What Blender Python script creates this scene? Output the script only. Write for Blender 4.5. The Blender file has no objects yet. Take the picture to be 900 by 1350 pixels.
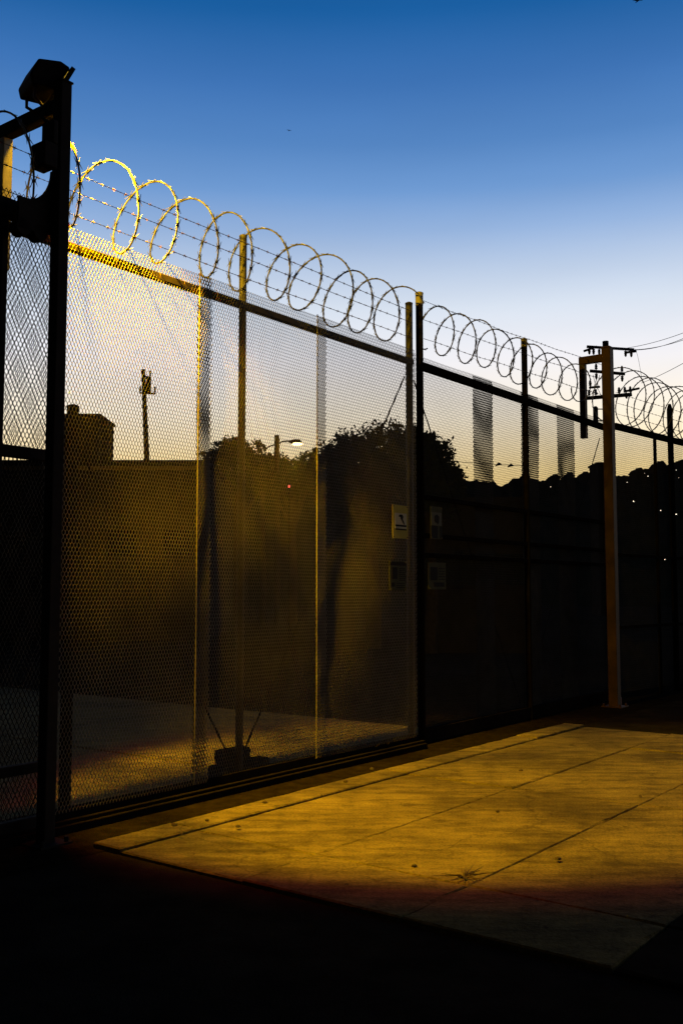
import bpy, math, random
import numpy as np
from mathutils import Vector, Matrix
random.seed(7); rng = np.random.default_rng(7)
SC = bpy.context.scene; COL = SC.collection
R = math.radians

# ------------------------------------------------------------------ camera
F_PX, CAM_H, PITCH = 1300.0, 1.5, R(4.58)
cam_d = bpy.data.cameras.new('camera'); cam = bpy.data.objects.new('camera', cam_d); COL.objects.link(cam)
cam.location = (0, 0, CAM_H); cam.rotation_euler = (math.pi/2 + PITCH, 0, 0)
cam_d.sensor_fit = 'VERTICAL'; cam_d.sensor_height = 36.0; cam_d.lens = 36.0*F_PX/1350.0
cam_d.clip_start = 0.05; cam_d.clip_end = 6000
SC.camera = cam

# ------------------------------------------------------------------ sky
W = bpy.data.worlds.new("World"); SC.world = W; W.use_nodes = True
nt = W.node_tree; N = nt.nodes; Lk = nt.links
bg = N['Background']
SUN_AZ = R(20)                      # sunset lies ahead, a little to the right
tc = N.new('ShaderNodeTexCoord')
sep = N.new('ShaderNodeSeparateXYZ'); Lk.new(tc.outputs['Generated'], sep.inputs[0])
asn = N.new('ShaderNodeMath'); asn.operation = 'ARCSINE'; Lk.new(sep.outputs['Z'], asn.inputs[0])
sc1 = N.new('ShaderNodeMath'); sc1.operation = 'DIVIDE'; Lk.new(asn.outputs[0], sc1.inputs[0]); sc1.inputs[1].default_value = R(90)
ramp = N.new('ShaderNodeValToRGB'); Lk.new(sc1.outputs[0], ramp.inputs[0])
def lin(c): return tuple(((v/255)/12.92 if v/255 <= .04045 else ((v/255+.055)/1.055)**2.4) for v in c)
stops = [(0, (236,170,70)), (4.5, (252,208,118)), (7, (255,225,160)), (10, (254,241,218)), (13.2, (242,240,244)), (16.2, (216,226,240)),
         (18.3, (186,204,230)), (20.4, (148,178,220)), (22.6, (108,152,208)), (25, (82,132,194)), (28, (58,113,180)),
         (31.5, (16,92,160)), (38, (6,64,126)), (55, (3,36,80)), (90, (2,22,56))]
el = ramp.color_ramp.elements
while len(el) < len(stops): el.new(0.5)
for e, (a, c) in zip(el, stops):
    e.position = a/90.0; e.color = (*lin(c), 1)
# twilight fades away from the sunset side
dt = N.new('ShaderNodeVectorMath'); dt.operation = 'DOT_PRODUCT'; Lk.new(tc.outputs['Generated'], dt.inputs[0]); dt.inputs[1].default_value = (math.sin(SUN_AZ), math.cos(SUN_AZ), 0)
mr = N.new('ShaderNodeMapRange'); mr.interpolation_type = 'SMOOTHSTEP'; Lk.new(dt.outputs['Value'], mr.inputs[0])
for k, v in ((1,-.15),(2,.56),(3,.02),(4,1.0)): mr.inputs[k].default_value = v
mul = N.new('ShaderNodeVectorMath'); mul.operation = 'SCALE'; Lk.new(ramp.outputs[0], mul.inputs[0]); Lk.new(mr.outputs[0], mul.inputs['Scale'])
sky = N.new('ShaderNodeTexSky'); sky.sky_type = 'NISHITA'; sky.sun_disc = False
sky.sun_elevation = R(-3); sky.sun_rotation = SUN_AZ
nis = N.new('ShaderNodeVectorMath'); nis.operation = 'SCALE'; Lk.new(sky.outputs[0], nis.inputs[0]); nis.inputs['Scale'].default_value = 0.08
add = N.new('ShaderNodeVectorMath'); add.operation = 'ADD'; Lk.new(mul.outputs[0], add.inputs[0]); Lk.new(nis.outputs[0], add.inputs[1])
hz = N.new('ShaderNodeTexNoise'); hz.inputs['Scale'].default_value = 2.2; hz.inputs['Detail'].default_value = 5
hm = N.new('ShaderNodeMapping'); hm.inputs['Scale'].default_value = (1,1,5); Lk.new(tc.outputs['Generated'], hm.inputs[0]); Lk.new(hm.outputs[0], hz.inputs['Vector'])
hr_ = N.new('ShaderNodeMapRange'); Lk.new(hz.outputs[0], hr_.inputs[0])
for k, v in ((1,.3),(2,.7),(3,.955),(4,1.045)): hr_.inputs[k].default_value = v
fin = N.new('ShaderNodeVectorMath'); fin.operation = 'SCALE'; Lk.new(add.outputs[0], fin.inputs[0]); Lk.new(hr_.outputs[0], fin.inputs['Scale'])
Lk.new(fin.outputs[0], bg.inputs[0]); bg.inputs[1].default_value = 1.0

vs = SC.view_settings; vs.view_transform = 'Standard'; vs.look = 'None'; vs.exposure = 0; vs.gamma = 1
SC.display_settings.display_device = 'sRGB'
SC.cycles.max_bounces = 5; SC.cycles.diffuse_bounces = 2; SC.cycles.glossy_bounces = 2
SC.cycles.sample_clamp_indirect = 2.0

# ------------------------------------------------------------------ pixel -> place helpers (photo pixels, 900 x 1350)
CP, SP = math.cos(PITCH), math.sin(PITCH)
def ray(px, py):
    x = (px-450)/F_PX; u = (675-py)/F_PX
    return np.array([x, CP - u*SP, SP + u*CP])
def at(px, py, Y):
    r = ray(px, py); t = Y/r[1]
    return np.array([r[0]*t, Y, CAM_H + r[2]*t])
def on_ground(px, py, z=0):
    r = ray(px, py); t = (z-CAM_H)/r[2]
    return np.array([r[0]*t, r[1]*t, z])
YAW, DN, ZT = R(37.108), 5.257, 3.89
DV = np.array([math.sin(YAW), math.cos(YAW), 0]); NF = np.array([math.cos(YAW), -math.sin(YAW), 0])
ZV = np.array([0,0,1.0])
def FP(s, o, z):      # fence frame: s along it, o towards the street, z up
    return s*DV + (o-DN)*NF + z*ZV
def fs(px, py, o=0):  # s, z where the photo's pixel meets the fence plane
    r = ray(px, py); n = r @ NF
    t = (o-DN)/n
    p = r*t
    return p @ DV, CAM_H + p[2]

# ------------------------------------------------------------------ materials
def mat(name, col, rough=.6, metal=0, var=.25, scale=8, bump=0, bscale=60, emit=None, es=0, col2=None, stretch=None, spec=.5):
    m = bpy.data.materials.new(name); m.use_nodes = True
    t = m.node_tree; b = t.nodes['Principled BSDF']; n = t.nodes; l = t.links
    tc = n.new('ShaderNodeTexCoord'); src = tc.outputs['Object']
    if stretch:
        mp = n.new('ShaderNodeMapping'); mp.inputs['Scale'].default_value = stretch; l.new(src, mp.inputs[0]); src = mp.outputs[0]
    nz = n.new('ShaderNodeTexNoise'); nz.inputs['Scale'].default_value = scale; nz.inputs['Detail'].default_value = 8; nz.inputs['Roughness'].default_value = .65
    l.new(src, nz.inputs['Vector'])
    cr = n.new('ShaderNodeValToRGB'); l.new(nz.outputs[0], cr.inputs[0])
    c2 = col2 or tuple(c*(1-var) for c in col); c1 = col if col2 else tuple(min(1, c*(1+var)) for c in col)
    cr.color_ramp.elements[0].position = .35; cr.color_ramp.elements[1].position = .68
    cr.color_ramp.elements[0].color = (*c2, 1); cr.color_ramp.elements[1].color = (*c1, 1)
    l.new(cr.outputs[0], b.inputs['Base Color'])
    b.inputs['Roughness'].default_value = rough; b.inputs['Metallic'].default_value = metal
    b.inputs['Specular IOR Level'].default_value = spec
    if bump:
        bn = n.new('ShaderNodeTexNoise'); bn.inputs['Scale'].default_value = bscale; bn.inputs['Detail'].default_value = 6; l.new(src, bn.inputs['Vector'])
        bp = n.new('ShaderNodeBump'); bp.inputs['Strength'].default_value = bump; bp.inputs['Distance'].default_value = .02
        l.new(bn.outputs[0], bp.inputs['Height']); l.new(bp.outputs[0], b.inputs['Normal'])
    if emit:
        b.inputs['Emission Color'].default_value = (*emit, 1); b.inputs['Emission Strength'].default_value = es
    return m
def concrete_mat(name, base, dark):
    m = mat(name, base, .9, col2=dark, scale=.9, bump=.35, bscale=45, spec=.03)
    t = m.node_tree; n = t.nodes; l = t.links; b = n['Principled BSDF']
    old = b.inputs['Base Color'].links[0].from_socket
    tc = n['Texture Coordinate']
    mp = n.new('ShaderNodeMapping'); mp.inputs['Rotation'].default_value = (0,0,-R(30)); mp.inputs['Scale'].default_value = (1.2,6,1); l.new(tc.outputs['Object'], mp.inputs[0])
    def layer(scale, lo, hi, amt, src, det=10):
        nonlocal old
        z = n.new('ShaderNodeTexNoise'); z.inputs['Scale'].default_value = scale; z.inputs['Detail'].default_value = det; z.inputs['Roughness'].default_value = .7
        l.new(src, z.inputs['Vector'])
        r = n.new('ShaderNodeMapRange'); l.new(z.outputs[0], r.inputs[0])
        r.inputs[1].default_value = lo; r.inputs[2].default_value = hi; r.inputs[3].default_value = 1-amt; r.inputs[4].default_value = 1+amt*.35
        v = n.new('ShaderNodeVectorMath'); v.operation = 'SCALE'; l.new(old, v.inputs[0]); l.new(r.outputs[0], v.inputs['Scale']); old = v.outputs[0]
    layer(1.6, .3, .6, .52, mp.outputs[0])          # streaks of wear along the traffic
    layer(70, .3, .6, .4, tc.outputs['Object'], 3)    # grit
    layer(9, .32, .5, .3, tc.outputs['Object'])
    vo = n.new('ShaderNodeTexVoronoi'); vo.feature = 'DISTANCE_TO_EDGE'; vo.inputs['Scale'].default_value = .55
    wz = n.new('ShaderNodeTexNoise'); wz.inputs['Scale'].default_value = 2.5; wz.inputs['Detail'].default_value = 6; l.new(tc.outputs['Object'], wz.inputs['Vector'])
    wa = n.new('ShaderNodeVectorMath'); wa.operation = 'MULTIPLY_ADD'; l.new(wz.outputs['Color'], wa.inputs[0]); wa.inputs[1].default_value = (.5,.5,.5); l.new(tc.outputs['Object'], wa.inputs[2])
    l.new(wa.outputs[0], vo.inputs['Vector'])
    r = n.new('ShaderNodeMapRange'); l.new(vo.outputs['Distance'], r.inputs[0]); r.inputs[1].default_value = .001; r.inputs[2].default_value = .006; r.inputs[3].default_value = .72; r.inputs[4].default_value = 1
    v = n.new('ShaderNodeVectorMath'); v.operation = 'SCALE'; l.new(old, v.inputs[0]); l.new(r.outputs[0], v.inputs['Scale']); old = v.outputs[0]
    # spat-out gum, oil drips and broad damp stains
    for sc_, lo_, hi_, mn in ((5.5,.05,.075,.45),(1.9,.04,.13,.6)):
        vd = n.new('ShaderNodeTexVoronoi'); vd.inputs['Scale'].default_value = sc_; l.new(wa.outputs[0], vd.inputs['Vector'])
        rr_ = n.new('ShaderNodeMapRange'); l.new(vd.outputs['Distance'], rr_.inputs[0]); rr_.inputs[1].default_value = lo_; rr_.inputs[2].default_value = hi_; rr_.inputs[3].default_value = mn; rr_.inputs[4].default_value = 1
        v = n.new('ShaderNodeVectorMath'); v.operation = 'SCALE'; l.new(old, v.inputs[0]); l.new(rr_.outputs[0], v.inputs['Scale']); old = v.outputs[0]
    layer(.55, .36, .58, .55, tc.outputs['Object'], 8)
    l.new(old, b.inputs['Base Color'])
    return m
M = {}
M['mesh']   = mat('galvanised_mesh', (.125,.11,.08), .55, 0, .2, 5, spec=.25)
M['dmesh']  = mat('shade_dark_mesh', (.03,.026,.02), .7, 0, .3, 5, spec=.1)  # darker copy of the mesh colour, holding the shade of the unlit sections
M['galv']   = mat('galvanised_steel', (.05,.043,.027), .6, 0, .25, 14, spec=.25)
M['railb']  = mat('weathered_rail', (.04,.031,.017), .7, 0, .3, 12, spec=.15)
M['lit_steel'] = mat('lit_steel_tone', (.30,.27,.16), .55, 0, .2, 14)  # pale tone standing in for light on post tops and one leg
M['razor']  = mat('razor_steel', (.065,.06,.042), .5, 0, .25, 20)
M['barb']   = mat('rusty_wire', (.06,.03,.017), .7, 0, .4, 30)
M['black']  = mat('black_paint', (.013,.011,.010), .8, 0, .3, 10, spec=.08)
M['brown']  = mat('rusty_brown_paint', (.045,.017,.006), .65, 0, .35, 6, bump=.1, spec=.3)
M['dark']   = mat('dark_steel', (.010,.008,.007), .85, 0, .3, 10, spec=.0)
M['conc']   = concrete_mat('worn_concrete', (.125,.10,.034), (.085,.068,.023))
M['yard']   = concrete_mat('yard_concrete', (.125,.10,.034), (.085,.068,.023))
M['asph']   = mat('asphalt_and_unlit_slab', (.016,.0135,.010), .95, 0, .35, 3, bump=.5, bscale=120, spec=0.0)
M['dirt']   = mat('dark_dirt', (.012,.009,.006), .95, 0, .4, 9, bump=.6, bscale=70, spec=0.0)
M['ground'] = mat('dark_ground', (.02,.017,.012), .95, 0, .3, .3, spec=0.0)
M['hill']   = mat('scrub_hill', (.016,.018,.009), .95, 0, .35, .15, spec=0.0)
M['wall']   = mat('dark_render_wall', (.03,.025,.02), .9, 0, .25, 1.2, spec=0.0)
M['fascia'] = mat('tan_fascia', (.12,.085,.04), .8, 0, .2, 2, spec=0.0)
M['glass']  = mat('dark_glass', (.01,.012,.014), .15, 0, .1, 2)
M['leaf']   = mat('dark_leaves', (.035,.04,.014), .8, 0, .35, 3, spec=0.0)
M['bark']   = mat('bark', (.05,.038,.026), .9, 0, .3, 8, bump=.3, spec=0.0)
M['wood']   = mat('weathered_pole', (.035,.028,.022), .9, 0, .3, 6, spec=0.0, stretch=(6,6,.4))
M['ceram']  = mat('insulator', (.05,.045,.05), .4, 0, .2, 8)
M['wirek']  = mat('black_cable', (.015,.015,.016), .7, 0, .1, 5)
M['sign_y'] = mat('sign_yellow', (.30,.27,.06), .6, 0, .12, 6, spec=.02)
M['sign_w'] = mat('sign_white_shaded', (.10,.10,.075), .6, 0, .1, 6, spec=.02)  # dimmer copy of the white field, with the shade in its colour
M['sign_g'] = mat('sign_dim', (.05,.052,.03), .6, 0, .2, 9, spec=.02)  # dim panel tone, with shade of the unlit signs in the colour
M['sign_p'] = mat('sign_white_lit', (.36,.36,.27), .6, 0, .1, 6, spec=.02)  # brighter copy of the same white, for the sign in the light
M['ink']    = mat('sign_ink', (.012,.012,.014), .6, 0, .1, 6, spec=.02)
M['red']    = mat('red_lit_tone', (.14,.025,.022), .6, 0, .3, 9)  # red cast of the light, put into the pipe's own colour
M['weed']   = mat('dry_weed', (.07,.055,.02), .85, 0, .3, 12, spec=.1)
M['stone']  = mat('pebble', (.05,.04,.03), .9, 0, .3, 20, spec=.1)
M['bird']   = mat('bird_feathers', (.03,.03,.035), .9, 0, .2, 5)
M['lens']   = mat('lit_sodium_lens', (.8,.6,.2), .3, 0, .05, 5, emit=(1,.62,.06), es=2.0)
M['slamp']  = mat('lit_street_lamp', (.8,.7,.4), .3, 0, .05, 5, emit=(1,.74,.25), es=7)
M['hlamp']  = mat('far_lamp', (.8,.8,.8), .3, 0, .05, 5, emit=(1,.88,.62), es=2.5)
M['rlamp']  = mat('red_signal', (.8,.1,.1), .3, 0, .05, 5, emit=(1,.12,.12), es=2)

# ------------------------------------------------------------------ mesh building
class MB:
    def __init__(s): s.v = []; s.f = []; s.n = 0
    def raw(s, v, f):
        v = np.asarray(v, float); s.v.append(v); s.f.append(np.asarray(f)+s.n if not isinstance(f, list) else None)
        if isinstance(f, list): s.f[-1] = [tuple(i+s.n for i in q) for q in f]
        s.n += len(v); return s
    def box(s, c, ax, h):    # centre, three axes, half sizes
        c = np.asarray(c, float); a = [np.asarray(x, float)*k for x, k in zip(ax, h)]
        v = [c + i*a[0] + j*a[1] + k*a[2] for i in (-1,1) for j in (-1,1) for k in (-1,1)]
        return s.raw(v, [(0,1,3,2),(4,6,7,5),(0,4,5,1),(2,3,7,6),(0,2,6,4),(1,5,7,3)])
    def fbox(s, s0, s1, o0, o1, z0, z1):
        return s.box(FP((s0+s1)/2, (o0+o1)/2, (z0+z1)/2), (DV,NF,ZV), ((s1-s0)/2, (o1-o0)/2, (z1-z0)/2))
    def tube(s, pts, r, n=6, caps=True):
        P = np.asarray(pts, float); m = len(P)
        r = np.broadcast_to(np.asarray(r, float), (m,))
        T = np.gradient(P, axis=0); T /= np.linalg.norm(T, axis=1)[:,None]+1e-12
        up = np.array([0,0,1.0]) if abs(T[0,2]) < .9 else np.array([1.0,0,0])
        V = []
        a = np.cross(T[0], up); a /= np.linalg.norm(a)
        th = np.arange(n)*2*math.pi/n
        for i in range(m):
            a = a - T[i]*(a@T[i]); a /= np.linalg.norm(a); b = np.cross(T[i], a)
            V.append(P[i] + r[i]*(np.cos(th)[:,None]*a + np.sin(th)[:,None]*b))
        V = np.concatenate(V)
        f = []
        for i in range(m-1):
            for k in range(n):
                k2 = (k+1) % n
                f.append((i*n+k, i*n+k2, (i+1)*n+k2, (i+1)*n+k))
        if caps: f.append(tuple(range(n))[::-1]); f.append(tuple((m-1)*n+k for k in range(n)))
        return s.raw(V, f)
    def prism(s, poly, ext, org, ux, uy, ue):    # 2-D polygon extruded along ue
        n = len(poly); org = np.asarray(org, float)
        v = [org + p[0]*np.asarray(ux) + p[1]*np.asarray(uy) + e*np.asarray(ue) for e in ext for p in poly]
        f = [tuple(range(n))[::-1], tuple(range(n, 2*n))] + [(i, (i+1) % n, n+(i+1) % n, n+i) for i in range(n)]
        return s.raw(v, f)
    def build(s, name, m, parent=None, bevel=0, smooth=False):
        v = np.concatenate(s.v)
        loc = np.array(parent['_loc']) if parent is not None else np.zeros(3)
        me = bpy.data.meshes.new(name)
        if all(isinstance(f, np.ndarray) for f in s.f):
            q = np.concatenate(s.f); v = v - loc
            me.vertices.add(len(v)); me.vertices.foreach_set('co', v.astype(np.float32).ravel())
            me.loops.add(q.size); me.loops.foreach_set('vertex_index', q.astype(np.int32).ravel())
            me.polygons.add(len(q)); me.polygons.foreach_set('loop_start', (np.arange(len(q))*q.shape[1]).astype(np.int32))
            me.update(calc_edges=True)
        else:
            ff = []
            for f in s.f: ff += [tuple(int(i) for i in x) for x in f]
            me.from_pydata((v-loc).tolist(), [], ff); me.update()
        me.materials.append(m)
        o = bpy.data.objects.new(name, me); COL.objects.link(o)
        if parent is not None: 
            o.parent = parent
            o['_loc'] = [float(x) for x in loc]
        else: o['_loc'] = [0.0,0.0,0.0]
        if bevel:
            b = o.modifiers.new('bevel', 'BEVEL'); b.width = bevel; b.segments = 2; b.limit_method = 'ANGLE'
        if smooth:
            me.polygons.foreach_set('use_smooth', [True]*len(me.polygons))
        return o
def tag(o, label, cat=None, group=None):
    o['label'] = label
    if cat: o['category'] = cat
    if group: o['group'] = group
    return o
def structure(o): o['kind'] = 'structure'; return o
def stuff(o): o['kind'] = 'stuff'; return o
def thing(name, loc, label, cat, group=None):
    o = bpy.data.objects.new(name, None); COL.objects.link(o); o.location = [float(x) for x in loc]
    o['_loc'] = [float(x) for x in loc]; o.empty_display_size = .2
    return tag(o, label, cat, group)
def recentre(o, loc):      # give a one-mesh thing its own base point
    loc = np.asarray(loc, float); o.data.transform(Matrix.Translation(Vector(-loc))); o.location = loc.tolist(); return o

# ------------------------------------------------------------------ ground
g = MB(); S_ = 3000
g.raw([(-S_,-S_,0),(S_,-S_,0),(S_,S_,0),(-S_,S_,0)], [(0,1,2,3)])
structure(g.build('ground', M['ground']))
def fquad(s0, s1, o0, o1, z): return [FP(s0,o0,z), FP(s1,o0,z), FP(s1,o1,z), FP(s0,o1,z)]
def strip(name, s0, s1, o0, o1, z, m):
    b = MB(); b.raw(fquad(s0,s1,o0,o1,z), [(3,2,1,0)]); return structure(b.build(name, m))
strip('road', -14, 60, 0.66, 14, .004, M['asph'])
strip('gate_verge', -14, 60, -.30, .66, .008, M['dirt'])

# sidewalk slabs between the gate verge and the street: joints where the photo has them
def ground_so(px, py):
    p = on_ground(px, py, .03); return p @ DV, p @ NF + DN
s_c, o_c = ground_so(122, 1113)
oA = np.mean([ground_so(402,1129)[1], ground_so(600,1066)[1]])
oB = np.mean([ground_so(700,1125)[1], ground_so(850,1060)[1]])
s_x = ground_so(420,1127)[0]
s_end = ground_so(752,956)[0]
pavement = bpy.data.objects.new('pavement', None); COL.objects.link(pavement); pavement['kind'] = 'structure'; pavement['_loc'] = [0.,0.,0.]
o_edges = [o_c, o_c+.24, oA, oB, oB + 1.02*(oB-oA), oB + 2*(oB-oA)]
s_edges = [s_c, s_x] + [s_x + k*2.35 for k in range(1, 9)]

s_edges = [v for v in s_edges if v < s_end-.4] + [s_end]
rs = random.Random(3)
gap = .0045
def slab(s0, s1, o0, o1, z1, m, parent):
    b = MB(); dz = rs.uniform(-.004, .004)
    # grid edge with a little chipping, chamfered top
    ns, no = max(2, int((s1-s0)/.12)), max(2, int((o1-o0)/.12))
    loop = []
    for i in range(ns): loop.append((s0+(s1-s0)*i/ns, o0))
    for i in range(no): loop.append((s1, o0+(o1-o0)*i/no))
    for i in range(ns): loop.append((s1-(s1-s0)*i/ns, o1))
    for i in range(no): loop.append((s0, o1-(o1-o0)*i/no))
    sc, oc = (s0+s1)/2, (o0+o1)/2
    V = []
    for ins, z in ((0, -.02), (0, z1-.008), (1, z1)):
        for k, (a, c) in enumerate(loop):
            q = gap + (.006 if ins else 0) + (.018*rs.random()**4 if ins else 0)
            da = q*(1 if a < sc else -1) if a in (s0, s1) else 0
            dc = q*(1 if c < oc else -1) if c in (o0, o1) else 0
            V.append(FP(a+da, c+dc, z+(dz if z > 0 else 0)))
    n = len(loop); f = []
    for L in range(2):
        for k in range(n): f.append((L*n+k, L*n+(k+1) % n, (L+1)*n+(k+1) % n, (L+1)*n+k))
    f.append(tuple(2*n+k for k in range(n)))
    b.raw(V, f)
    return b.build('slab', m, parent)
for i in range(len(s_edges)-1):
    for j in range(len(o_edges)-1):
        slab(s_edges[i], s_edges[i+1], o_edges[j], o_edges[j+1], .03 if j else .045, M['conc'] if j < 4 else M['asph'], pavement)  # front slabs take the road tone, so shade beyond the beam is coloured in
# yard behind the fence
yard = bpy.data.objects.new('yard_floor', None); COL.objects.link(yard); yard['kind'] = 'structure'; yard['_loc'] = [0.,0.,0.]
for i in range(6):
    for j in range(8):
        slab(-3.2+i*3.1, -3.2+(i+1)*3.1, -.42-(j+1)*2.6, -.42-j*2.6, .02, M['yard'] if j < 3 and i < 4 else M['asph'], yard)  # slabs beyond the lit part get the road tone as painted shade

# ------------------------------------------------------------------ expanded mesh
def expanded(name, s0, s1, z0, z1, o, parent, m=None, Wc=.0268, Hc=.0535, w=.0041, dp=.0018, seed=0, twist=R(27)):
    nc = int(round((s1-s0)/Wc)); nr = int(round((z1-z0)/(Hc/2)))
    j, i = np.meshgrid(np.arange(nr), np.arange(nc), indexing='ij'); j = j.ravel(); i = i.ravel()
    def node(ii, jj):
        s = s0 + (ii + .5*(jj % 2))*Wc; z = z0 + jj*Hc/2
        return s, z
    segs = []
    for side in (0, 1):
        a_s, a_z = node(i, j)
        # from node (i,j) up-left and up-right in the staggered lattice
        ii = np.where(j % 2 == 0, i - (1-side), i + side)
        b_s, b_z = node(ii, j+1)
        segs.append(np.stack([a_s, a_z, b_s, b_z], 1))
    A = np.concatenate(segs)
    A = A[(A[:,0] > s0-1e-6) & (A[:,2] > s0-Wc*.6) & (A[:,2] < s1+Wc*.6)]
    wr = np.random.default_rng(40+seed)
    ws = [(2*math.pi/L*math.cos(t), 2*math.pi/L*math.sin(t), p_, a_) for L, t, p_, a_ in zip(wr.uniform(.8,3.0,9), wr.uniform(-1.3,1.3,9), wr.uniform(0,6.3,9), wr.uniform(.001,.0036,9))]
    def wob(s, z):    # the sheet is slightly buckled, never flat
        return sum(a_*np.sin(kx*s+kz*z+p_) for kx, kz, p_, a_ in ws)
    n = len(A)
    ds, dz = A[:,2]-A[:,0], A[:,3]-A[:,1]; LL = np.hypot(ds, dz); PX, PZ = dz/LL, -ds/LL
    ct, st = math.cos(twist), math.sin(twist)
    P = np.empty((n, 8, 3))
    for e in (0, 1):
        s, z = A[:,2*e], A[:,2*e+1]
        # short bond: pull ends together vertically so openings read as long hexagons
        zz = z + (.0045 if e == 0 else -.0045)
        oo = o + wob(s, z)
        for k, (cs, co) in enumerate(((-1,-1),(1,-1),(1,1),(-1,1))):
            # strand twisted about its own length, as the press leaves it
            u_s, u_z = np.sign(PX)*.97, PZ*.25
            a_ = cs*w/2*ct - co*dp/2*st; c_ = cs*w/2*st + co*dp/2*ct
            q = FP(0,0,0)[None,:] + (s+a_*u_s)[:,None]*DV + (oo+c_)[:,None]*NF + (zz+a_*u_z)[:,None]*ZV
            P[:, e*4+k] = q
    base = (np.arange(n)*8)[:,None,None]
    fq = np.array([(0,1,5,4),(1,2,6,5),(2,3,7,6),(3,0,4,7)])[None]
    b = MB(); b.raw(P.reshape(-1,3), (fq+base).reshape(-1,4))
    # bonds (vertical links at the nodes)
    s, z = node(i, j); k = (s <= s1)
    s, z = s[k], z[k]; oo = o + wob(s, z); n2 = len(s); P2 = np.empty((n2, 8, 3)); w2 = w*1.35
    for e, dz in enumerate((-.0046, .0046)):
        for kk, (cs, co) in enumerate(((-1,-1),(1,-1),(1,1),(-1,1))):
            P2[:, e*4+kk] = FP(0,0,0)[None,:] + (s+cs*w2/2)[:,None]*DV + (oo+co*dp*.62)[:,None]*NF + (z+dz)[:,None]*ZV
    b.raw(P2.reshape(-1,3), (fq + (np.arange(n2)*8)[:,None,None]).reshape(-1,4))
    return b.build(name, m or M['mesh'], parent)

# ------------------------------------------------------------------ wires
def barbed(parent, s0, s1, o, z0, z1, seed, sag=.012):
    r = random.Random(seed); b = MB(); L = s1-s0; n = max(8, int(L/.02))
    ts = np.linspace(0, 1, n)
    def P(t): return FP(s0+L*t, o+.004*math.sin(9*t+seed), z0+(z1-z0)*t - sag*4*t*(1-t) + .004*math.sin(23*t+seed*2))
    base = np.array([P(t) for t in ts])
    for ph in (0, math.pi):
        a = ts*L*2*math.pi/.07 + ph
        b.tube(base + .0021*np.cos(a)[:,None]*NF + .0021*np.sin(a)[:,None]*ZV, .0017, 4)
    t = r.uniform(.02, .05)
    while t < 1:
        p = P(t); 
        for k in range(2):
            th = r.uniform(0, math.pi)
            dd = .016*(math.cos(th)*NF + math.sin(th)*ZV) + r.uniform(-.008,.008)*DV
            q = p + (k-.5)*.008*DV
            b.tube([q-dd, q, q+dd], [.0006,.0024,.0006], 4, False)
        b.tube([p-.012*DV, p+.012*DV], .0045, 5)
        t += .115/L*r.uniform(.85, 1.15)
    return b.build('barbed_wire', M['barb'], parent)
def razor(label, s0, s1, pitch, rad, o, zc, seed, ph0=0., hand=1, dirv=None, org=None, squash=1.0):
    hand = -1
    r = random.Random(seed)
    dv = DV if dirv is None else dirv
    def base(s):
        if org is None: return FP(s, o, 0)
        return org + s*dv
    nvec = np.array([dv[1], -dv[0], 0])
    root = thing('razor_wire_coil', base(s0) + (zc-rad)*ZV, label, 'razor wire', 'razor wire coils along the fence top')
    turns = (s1-s0)/pitch; n = int(turns*44)
    T = np.linspace(0, turns*2*math.pi, n)
    j1, j2, j3 = r.uniform(0,6), r.uniform(0,6), r.uniform(0,6)
    pts = []; ctr = []
    for t in T:
        k = t/(2*math.pi)
        rr = rad*(1+.05*math.sin(k*2.3+j1)+.045*math.sin(k*5.1+j2)+.02*math.sin(k*13.7+j3))
        # clipped coil: each turn is nearly flat and steps along the fence at its foot
        ss = s0 + pitch*(k + .85*math.sin(t)/(2*math.pi)) + .035*math.sin(k*3.1+j3)
        a = hand*t - math.pi/2 + .06*math.sin(k*1.7+j2)
        cc = base(ss) + (zc + .012*math.sin(k*1.9+j1))*ZV
        ctr.append(cc)
        pts.append(cc + rr*squash*math.cos(a)*nvec + rr*math.sin(a)*ZV + .12*rr*math.sin(k*1.37+j1)*math.cos(a+1+j3)*dv)
    pts = np.array(pts)
    b = MB(); b.tube(pts, .0068, 8); b.build('coil', M['razor'], root, smooth=True)
    bl = MB(); d = 0; last = pts[0]
    for i in range(1, n-1):
        d += np.linalg.norm(pts[i]-last); last = pts[i]
        if d > .105:
            d = 0
            tg = pts[i+1]-pts[i-1]; tg /= np.linalg.norm(tg)
            k = T[i]/(2*math.pi)
            rad_v = pts[i] - ctr[i]; rad_v -= tg*(rad_v@tg); rad_v /= np.linalg.norm(rad_v)
            sd = np.cross(tg, rad_v)
            c = pts[i]
            for sg in (-1, 1):
                # double-pointed barb blade, one each side of the core, slightly bent
                nrm = rad_v*.002
                w_ = sd*sg
                pl = [c - tg*.022, c + w_*.009 - tg*.008, c + w_*.024 - tg*.040 + rad_v*.003, c + w_*.012,
                      c + w_*.024 + tg*.040 + rad_v*.003, c + w_*.009 + tg*.008, c + tg*.022]
                v = [p+nrm for p in pl]+[p-nrm for p in pl]; m = len(pl)
                bl.raw(v, [tuple(range(m)), tuple(range(2*m-1, m-1, -1))]+[(q, (q+1) % m, m+(q+1) % m, m+q) for q in range(m)])
    stuff(bl.build('blades', M['razor'], root))
    return root

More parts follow.
